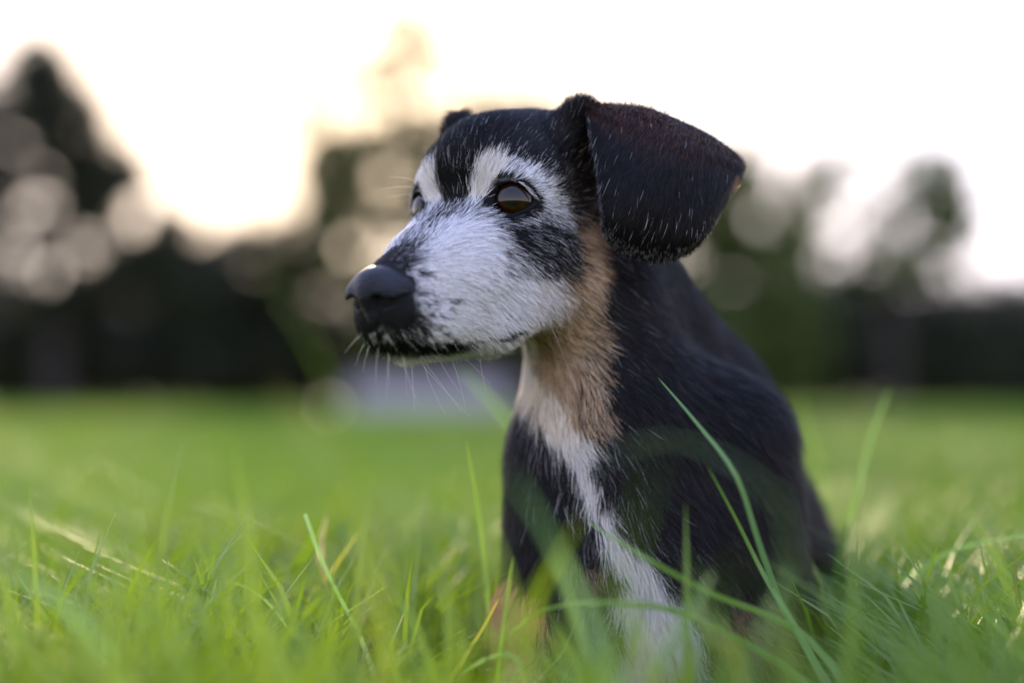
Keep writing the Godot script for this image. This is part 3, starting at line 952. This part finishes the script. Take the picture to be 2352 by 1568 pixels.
# single leaves of grass that stand out: points on the 2352-wide print from root to tip, distance, width, tone
func build_blades() -> void:
	var fresh := grass_mat(lin(0.10, 0.20, 0.03), Color(0.42, 0.55, 0.22))
	var yellow := grass_mat(lin(0.19, 0.23, 0.035), Color(0.6, 0.6, 0.25))
	var blue := grass_mat(lin(0.095, 0.19, 0.05), Color(0.45, 0.6, 0.35))
	var dry := grass_mat(lin(0.38, 0.33, 0.24), Color(0.7, 0.65, 0.5))
	var brown := grass_mat(lin(0.16, 0.10, 0.06), Color(0.4, 0.3, 0.2))
	var list := [
		[[1960,1700, 1860,1500, 1800,1400, 1745,1250, 1690,1090, 1600,970, 1510,865], 0.60, 0.0042, blue, "long bluish grass blade leaning across the dog's black shoulder"],
		[[1940,1700, 1850,1480, 1760,1330, 1690,1190, 1625,1070], 0.592, 0.0038, fresh, "bright grass blade crossing the dog's near foreleg"],
		[[1960,1640, 1870,1480, 1780,1420, 1640,1365, 1500,1290, 1400,1230, 1345,1195], 0.575, 0.0042, fresh, "grass blade slanting over the white chest stripe"],
		[[1960,1720, 1850,1568, 1700,1470, 1560,1405, 1430,1385, 1300,1388, 1210,1420, 1160,1480], 0.565, 0.0042, fresh, "arched grass blade bowing in front of the dog's chest"],
		[[1130,1640, 1120,1380, 1110,1260, 1090,1120, 1070,1010], 0.69, 0.0042, fresh, "straight grass blade beside the dog's far foreleg"],
		[[880,1640, 830,1470, 790,1390, 740,1290, 700,1180], 0.61, 0.0034, blue, "pale cut grass blade with a squared tip"],
		[[760,1640, 700,1500, 630,1400, 570,1350, 507,1330], 0.61, 0.0032, blue, "grass blade nodding over to the side with a sharp tip"],
		[[400,1660, 430,1568, 470,1430, 500,1318], 0.615, 0.0034, fresh, "slim upright grass blade under the nodding blade"],
		[[400,1640, 440,1568, 490,1490, 530,1410], 0.61, 0.0030, fresh, "short grass blade beside the slim upright blade"],
		[[350,1660, 360,1568, 370,1500, 388,1408], 0.61, 0.0030, fresh, "short dark green grass blade in shade"],
		[[700,1420, 770,1300, 830,1215], 0.72, 0.0042, yellow, "yellowish grass blade behind the cut blade"],
		[[760,1440, 745,1340, 735,1260, 750,1180], 0.74, 0.0050, dry, "bleached dry grass leaf curling upright"],
		[[1000,1640, 1060,1520, 1110,1440, 1150,1365], 0.615, 0.0040, yellow, "yellow grass blade leaning towards the dog's far foreleg"],
		[[1140,1600, 1160,1400, 1180,1275], 0.60, 0.0036, fresh, "upright grass blade in front of the dog's far foreleg"],
		[[1900,1480, 1930,1280, 1960,1160, 2000,1010, 2045,885], 0.80, 0.0060, fresh, "tall grass stalk standing clear beside the dog's back"],
		[[1910,1400, 1900,1180, 1880,1060, 1835,900], 0.95, 0.0050, fresh, "tall thin grass blade behind the dog's back"],
		[[2350,1700, 2345,1568, 2335,1400, 2335,1265], 0.62, 0.0030, brown, "dark dry stalk standing alone in the grass"],
		[[1200,1640, 1200,1568, 1195,1530, 1165,1502, 1110,1515, 1030,1570], 0.60, 0.0046, blue, "grass blade curled over in a hoop"],
		[[1200,1640, 1230,1568, 1290,1500, 1320,1430], 0.60, 0.0030, blue, "thin grass blade twisting up before the chest"],
		[[700,1480, 672,1400, 650,1348, 612,1345, 590,1390], 0.76, 0.0060, brown, "curled brown dead leaf hanging in the grass"],
		[[30,1620, 80,1530, 130,1445], 0.62, 0.0030, fresh, "small grass blade tilted over the dry stem"],
		[[-60,1580, 10,1530, 95,1455], 0.62, 0.0030, fresh, "small low grass blade tilted flat"],
		[[60,1568, 140,1520, 235,1475], 0.60, 0.0016, brown, "thin dry brown stem lying across the grass"],
		[[930,1230, 790,950, 720,800, 640,650, 560,480], 0.36, 0.0010, fresh, "very blurred grass blade rising close to the lens against dark trees"],
		[[1500,1750, 1400,1568, 1340,1400, 1260,1230, 1170,1080], 0.39, 0.0062, blue, "broad blurred grass blade across the dog's far shoulder"],
		[[1820,1300, 1750,1120, 1640,1040, 1540,1010, 1440,1030, 1350,1080], 0.40, 0.0012, fresh, "blurred arched grass blade in front of the chest"],
		[[860,1300, 760,1060, 680,980, 620,870], 0.37, 0.0016, yellow, "blurred yellow-green grass blade close to the lens"],
		[[330,1700, 200,1450, 110,1360, 0,1310], 0.45, 0.0060, blue, "blurred dark grass blade bowing out of the picture's shade"],
		[[1300,1150, 1170,970, 1110,900, 1050,840], 0.92, 0.0070, blue, "blurred bluish grass blade behind the dog's chin"],
		[[1980,1420, 2100,1320, 2200,1260, 2380,1225], 0.72, 0.0046, blue, "grass blade lying almost level beside the dog"],
		[[1700,1560, 1640,1470, 1600,1390, 1640,1310], 0.47, 0.0070, yellow, "stubby blurred grass blade by the dog's near foreleg"],
		[[1480,1700, 1500,1560, 1560,1440, 1640,1320], 0.46, 0.0060, fresh, "soft blurred grass blade leaning over the white chest fur"],
		[[1560,1800, 1590,1560, 1560,1430, 1490,1350], 0.42, 0.0040, fresh, "curving blurred grass blade before the white chest fur"],
		[[1750,1780, 1720,1600, 1760,1420, 1830,1290], 0.43, 0.0045, fresh, "blurred grass blade standing before the dog's near foreleg"],
		[[1250,1800, 1330,1620, 1420,1500, 1540,1420], 0.44, 0.0042, yellow, "blurred yellowish grass blade leaning towards the near foreleg"],
		[[560,1640, 600,1500, 660,1300, 700,1180], 0.95, 0.0060, yellow, "light blurred grass blade in the open lawn"],
		[[1350,1750, 1330,1600, 1290,1490, 1270,1420], 0.45, 0.0070, fresh, "soft green grass blade before the dog's paws"],
	]
	for e in list:
		var xy: Array = e[0]
		var d: float = e[1]
		var pts := []
		var n := xy.size() / 2
		for i in n:
			var depth := d + 0.02 * sin(i * 1.3 + xy[0])
			pts.append(at(xy[i * 2], xy[i * 2 + 1], depth))
		var root: Vector3 = pts[0]
		if root.y > 0.01: pts.push_front(Vector3(root.x + (root.x - pts[1].x) * 0.25, 0.0, root.z + 0.01))
		var foot: Vector3 = pts[0]
		for i in pts.size(): pts[i] = pts[i] - foot
		var o := part(self, "grass_blade", blade(pts, e[2], 0.25, 0.45 if "squared" in e[4] else 0.0), e[3])
		o.position = foot
		tag(o, e[4], "grass blade", "single blades standing out of the grass")

# ---------------------------------------------------------------- trees and what stands behind the lawn
# lobes: x, y, half width, half height on the 2352-wide print at the tree's distance, leaves; gaps: x, y, radius
func tree(called: String, label: String, category: String, d: float, lobes: Array, gaps: Array, leaf: float, mat: Material, bark: Material, trunk_x: float, group: String, trunk_r := 0.14) -> void:
	var foot := at(trunk_x, 930.0, d)
	foot.y = 0.0
	var root := thing(called, foot, label, category, group)
	var px := 3.0365e-4 * d
	var v := PackedVector3Array()
	var n := PackedVector3Array()
	var c := PackedColorArray()
	var idx := PackedInt32Array()
	var holes := []
	for g in gaps: holes.append([at(g[0], g[1], d), g[2] * px])
	var top := 0.0
	for l in lobes:
		for k in int(l[4] / 130.0):
			holes.append([at(l[0] + l[2] * rng.randf_range(-1.0, 1.0), l[1] + l[3] * rng.randf_range(-1.0, 0.7), d), rng.randf_range(0.05, 0.13)])
	for l in lobes:
		var mid := at(l[0], l[1], d)
		var r := Vector3(l[2] * px, l[3] * px, (l[2] + l[3]) * 0.45 * px)
		top = maxf(top, mid.y)
		for i in int(l[4]):
			var dir := Vector3(rng.randfn(), rng.randfn(), rng.randfn()).normalized()
			var rad := pow(rng.randf(), 0.45) * (1.0 + 0.14 * noise.get_noise_3dv(dir * 120.0 + mid * 30.0))
			var p := mid + dir * r * rad
			if p.y < 0.02: continue
			if noise.get_noise_3dv(p * 45.0) < -0.28: continue
			var open := false
			for h in holes:
				var e: Vector3 = p - h[0]
				if Vector2(e.x, e.y).length() < h[1]:
					open = true
					break
			if open: continue
			var nn := (dir + Vector3(rng.randfn(), rng.randfn() + 0.6, rng.randfn())).normalized()
			var a := nn.cross(Vector3(rng.randfn(), rng.randfn(), rng.randfn())).normalized() * leaf * rng.randf_range(0.6, 1.3)
			var b := nn.cross(a) * 0.6
			var k := v.size()
			for w in [p - a, p - b + nn * leaf * 0.1, p + a, p + b + nn * leaf * 0.1]:
				v.append(w - foot)
				n.append(nn)
			var tint := Color(0.7, 0.75, 0.7).lerp(Color(1.25, 1.15, 0.9), rng.randf())
			for w in 4: c.append(tint)
			idx.append_array([k, k + 2, k + 1, k, k + 3, k + 2])
	part(root, "crown", mesh_of(v, n, c, idx), mat)
	var trunk := PackedVector3Array()
	for i in 9:
		var s := float(i) / 8.0
		trunk.append(Vector3(0.12 * sin(s * 4.0 + d), top * s, 0.1 * cos(s * 3.0)))
	var tr := part(root, "trunk", tube(trunk, trunk_r, trunk_r * 0.25, 9), bark)
	for i in 7:
		var l: Array = lobes[(i * 3 + 1) % lobes.size()]
		var to := at(l[0], l[1], d) - foot
		var s := clampf(0.35 + 0.08 * i, 0.0, 0.85)
		var fr := Vector3(0, minf(top * s, maxf(to.y - 0.3, 0.1)), 0)
		var limb := PackedVector3Array()
		for j in 6: limb.append(fr.lerp(to, j / 5.0) + Vector3(0, 0.15 * sin(PI * j / 5.0), 0))
		part(tr, "limb", tube(limb, trunk_r * 0.4, trunk_r * 0.1, 6), bark)

func leaf_mat(c: Color, through: Color) -> StandardMaterial3D:
	var m := flat_mat(c, 0.6, 0.4)
	m.vertex_color_use_as_albedo = true
	m.backlight_enabled = true
	m.backlight = through
	m.cull_mode = BaseMaterial3D.CULL_DISABLED
	return m

func build_background() -> void:
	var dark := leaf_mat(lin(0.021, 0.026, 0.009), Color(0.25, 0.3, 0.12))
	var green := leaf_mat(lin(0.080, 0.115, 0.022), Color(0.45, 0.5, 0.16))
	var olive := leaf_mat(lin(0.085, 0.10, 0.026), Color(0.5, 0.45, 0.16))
	var bark := flat_mat(lin(0.028, 0.022, 0.018), 0.9)
	var grp := "trees beyond the lawn"
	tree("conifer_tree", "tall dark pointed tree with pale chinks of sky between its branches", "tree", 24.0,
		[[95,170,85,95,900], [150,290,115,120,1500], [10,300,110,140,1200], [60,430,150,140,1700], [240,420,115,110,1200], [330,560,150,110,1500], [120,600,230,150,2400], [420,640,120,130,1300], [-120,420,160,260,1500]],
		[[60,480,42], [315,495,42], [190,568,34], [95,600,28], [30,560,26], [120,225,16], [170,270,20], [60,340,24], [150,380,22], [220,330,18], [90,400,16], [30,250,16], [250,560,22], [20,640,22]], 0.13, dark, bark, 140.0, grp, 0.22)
	tree("broadleaf_tree", "wide green tree with sparse top glowing in the low sun behind the dog's head", "tree", 26.0,
		[[760,400,80,115,1900], [850,345,110,70,1800], [960,320,130,75,2200], [1120,300,130,80,2200], [800,590,90,80,900], [1250,340,140,110,1700], [1400,380,160,130,1800], [1560,430,150,140,1800], [1010,470,140,110,1500], [755,520,80,110,900],
		[945,55,42,45,240], [900,110,60,26,90], [1200,232,36,18,90], [650,170,45,40,70], [575,75,22,60,40], [860,190,160,40,150], [1000,150,90,60,90], [700,260,50,40,110], [880,440,120,120,900]],
		[[890,405,32], [930,345,16], [800,565,24], [865,600,18], [955,430,20], [845,300,12], [1000,370,16], [790,330,12], [880,500,18]], 0.13, olive, bark, 1250.0, grp, 0.25)
	tree("broadleaf_tree", "narrow light green tree standing behind the dog's ear", "tree", 30.0,
		[[1720,450,70,150,1100], [1760,600,100,150,1500], [1700,760,120,160,1500], [1830,780,90,140,1100], [1660,520,110,130,1300], [1600,620,100,120,1100], [1840,520,60,110,500]],
		[[1740,500,26], [1790,560,22]], 0.15, green, bark, 1750.0, grp)
	tree("broadleaf_tree", "thin open tree with a wide hole of sky in its crown", "tree", 22.0,
		[[2000,470,190,150,2500], [2140,420,100,90,1300], [2190,520,80,80,1100], [1900,560,110,90,1200], [2050,600,160,60,900], [1860,420,60,60,300], [1960,400,120,70,500]],
		[[1985,420,62], [1960,520,44], [2060,500,40], [1890,480,28], [2090,380,26], [1900,600,34], [2010,590,30], [2120,560,22]], 0.11, green, bark, 2060.0, grp, 0.13)
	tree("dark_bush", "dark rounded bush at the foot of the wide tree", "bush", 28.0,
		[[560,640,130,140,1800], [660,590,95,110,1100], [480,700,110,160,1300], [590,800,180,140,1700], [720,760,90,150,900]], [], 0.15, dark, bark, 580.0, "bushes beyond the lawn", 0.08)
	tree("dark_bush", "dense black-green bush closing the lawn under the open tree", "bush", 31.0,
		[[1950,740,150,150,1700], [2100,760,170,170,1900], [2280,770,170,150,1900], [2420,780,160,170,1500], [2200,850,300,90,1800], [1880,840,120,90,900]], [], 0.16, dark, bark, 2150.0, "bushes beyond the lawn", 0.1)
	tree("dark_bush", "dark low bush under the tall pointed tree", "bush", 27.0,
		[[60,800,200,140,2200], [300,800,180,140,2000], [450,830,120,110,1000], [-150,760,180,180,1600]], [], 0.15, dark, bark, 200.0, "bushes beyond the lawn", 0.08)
	tree("dark_bush", "green bush half hidden behind the dog's muzzle", "bush", 29.0,
		[[1000,690,160,120,1600], [1200,680,190,160,1700], [1400,740,200,190,1700], [1590,800,140,140,1200], [860,740,90,110,800]], [[905,600,40]], 0.15, green, bark, 1150.0, "bushes beyond the lawn", 0.08)
	var row := []
	for i in 40: row.append([-1770 + i * 150, 800 + 25 * sin(i * 2.3), 120, 130 + 20 * sin(i * 1.7), 900])
	for i in 40: row.append([-1750 + i * 150, 880, 130, 70, 500])
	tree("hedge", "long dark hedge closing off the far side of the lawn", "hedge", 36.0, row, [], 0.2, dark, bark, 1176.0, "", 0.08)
	# a pale rendered wall low behind the dog's chin
	var wall := thing("garden_wall", at(985, 930, 27.0) * Vector3(1, 0, 1), "low pale grey rendered garden wall at the far edge of the lawn", "wall")
	var w := BoxMesh.new()
	w.size = Vector3(3.0, 0.62, 0.24)
	var o := part(wall, "wall_body", w, flat_mat(lin(0.42, 0.40, 0.46), 0.9))
	o.position.y = 0.31
	var cop := BoxMesh.new()
	cop.size = Vector3(3.08, 0.07, 0.32)
	o = part(wall, "coping", cop, flat_mat(lin(0.34, 0.32, 0.36), 0.9))
	o.position.y = 0.655

func build_ground() -> void:
	var soil := flat_mat(Color.WHITE, 0.95, 0.2)
	var tex := NoiseTexture2D.new()
	var fn := FastNoiseLite.new()
	fn.frequency = 0.02
	fn.fractal_octaves = 5
	tex.noise = fn
	tex.width = 512
	tex.height = 512
	tex.seamless = true
	var ramp := Gradient.new()
	ramp.set_color(0, lin(0.030, 0.045, 0.012))
	ramp.set_color(1, lin(0.085, 0.13, 0.028))
	tex.color_ramp = ramp
	soil.albedo_texture = tex
	soil.uv1_triplanar = true
	soil.uv1_world_triplanar = true
	soil.uv1_scale = Vector3.ONE * 0.6
	var pm := PlaneMesh.new()
	pm.size = Vector2(500, 500)
	var g := part(self, "ground", pm, soil)
	tag(g, "mossy soil under the grass", "ground", "", "structure")

func _ready() -> void:
	rng.seed = 20
	noise.seed = 5
	noise.frequency = 0.02
	# camera
	var cam := Camera3D.new()
	cam.name = "camera"
	add_child(cam)
	cam.position = Vector3(0, EYE_H, 0)
	var near := 0.05
	cam.projection = Camera3D.PROJECTION_FRUSTUM
	var look := CameraAttributesPhysical.new()
	look.frustum_focal_length = 50.0
	look.exposure_aperture = 1.9
	look.frustum_focus_distance = 0.628
	look.frustum_near = near
	look.frustum_far = 800.0
	cam.attributes = look
	cam.near = near
	cam.far = 800.0
	cam.size = 2.0 * near * 784.0 * 3.0365e-4
	cam.frustum_offset = Vector2(0, near * 146.0 * 3.0365e-4)
	# air and sky
	var env := Environment.new()
	env.background_mode = Environment.BG_SKY
	var sky := Sky.new()
	var sm := ProceduralSkyMaterial.new()
	sm.sky_top_color = Color(0.60, 0.68, 0.89)
	sm.sky_horizon_color = Color(1.0, 0.945, 0.92)
	sm.sky_curve = 0.22
	sm.sky_energy_multiplier = 1.05
	sm.ground_bottom_color = Color(0.2, 0.25, 0.12)
	sm.ground_horizon_color = Color(0.4, 0.42, 0.3)
	sm.sun_angle_max = 45.0
	sm.sun_curve = 0.36
	sky.sky_material = sm
	env.sky = sky
	env.tonemap_mode = Environment.TONE_MAPPER_LINEAR
	env.tonemap_exposure = 2.75
	env.sdfgi_enabled = true
	env.ssao_enabled = true
	env.ssil_enabled = true
	var we := WorldEnvironment.new()
	we.name = "environment"
	we.environment = env
	add_child(we)
	var sun := DirectionalLight3D.new()
	sun.name = "sun"
	add_child(sun)
	sun.look_at_from_position(Vector3.ZERO, Vector3(0.114, -0.262, 1.0))
	sun.light_energy = 1.35
	sun.light_color = Color(1.0, 0.89, 0.75)
	sun.light_angular_distance = 2.0
	sun.shadow_enabled = true
	# the place
	build_ground()
	build_lawn()
	build_background()
	build_dog()
	build_blades()
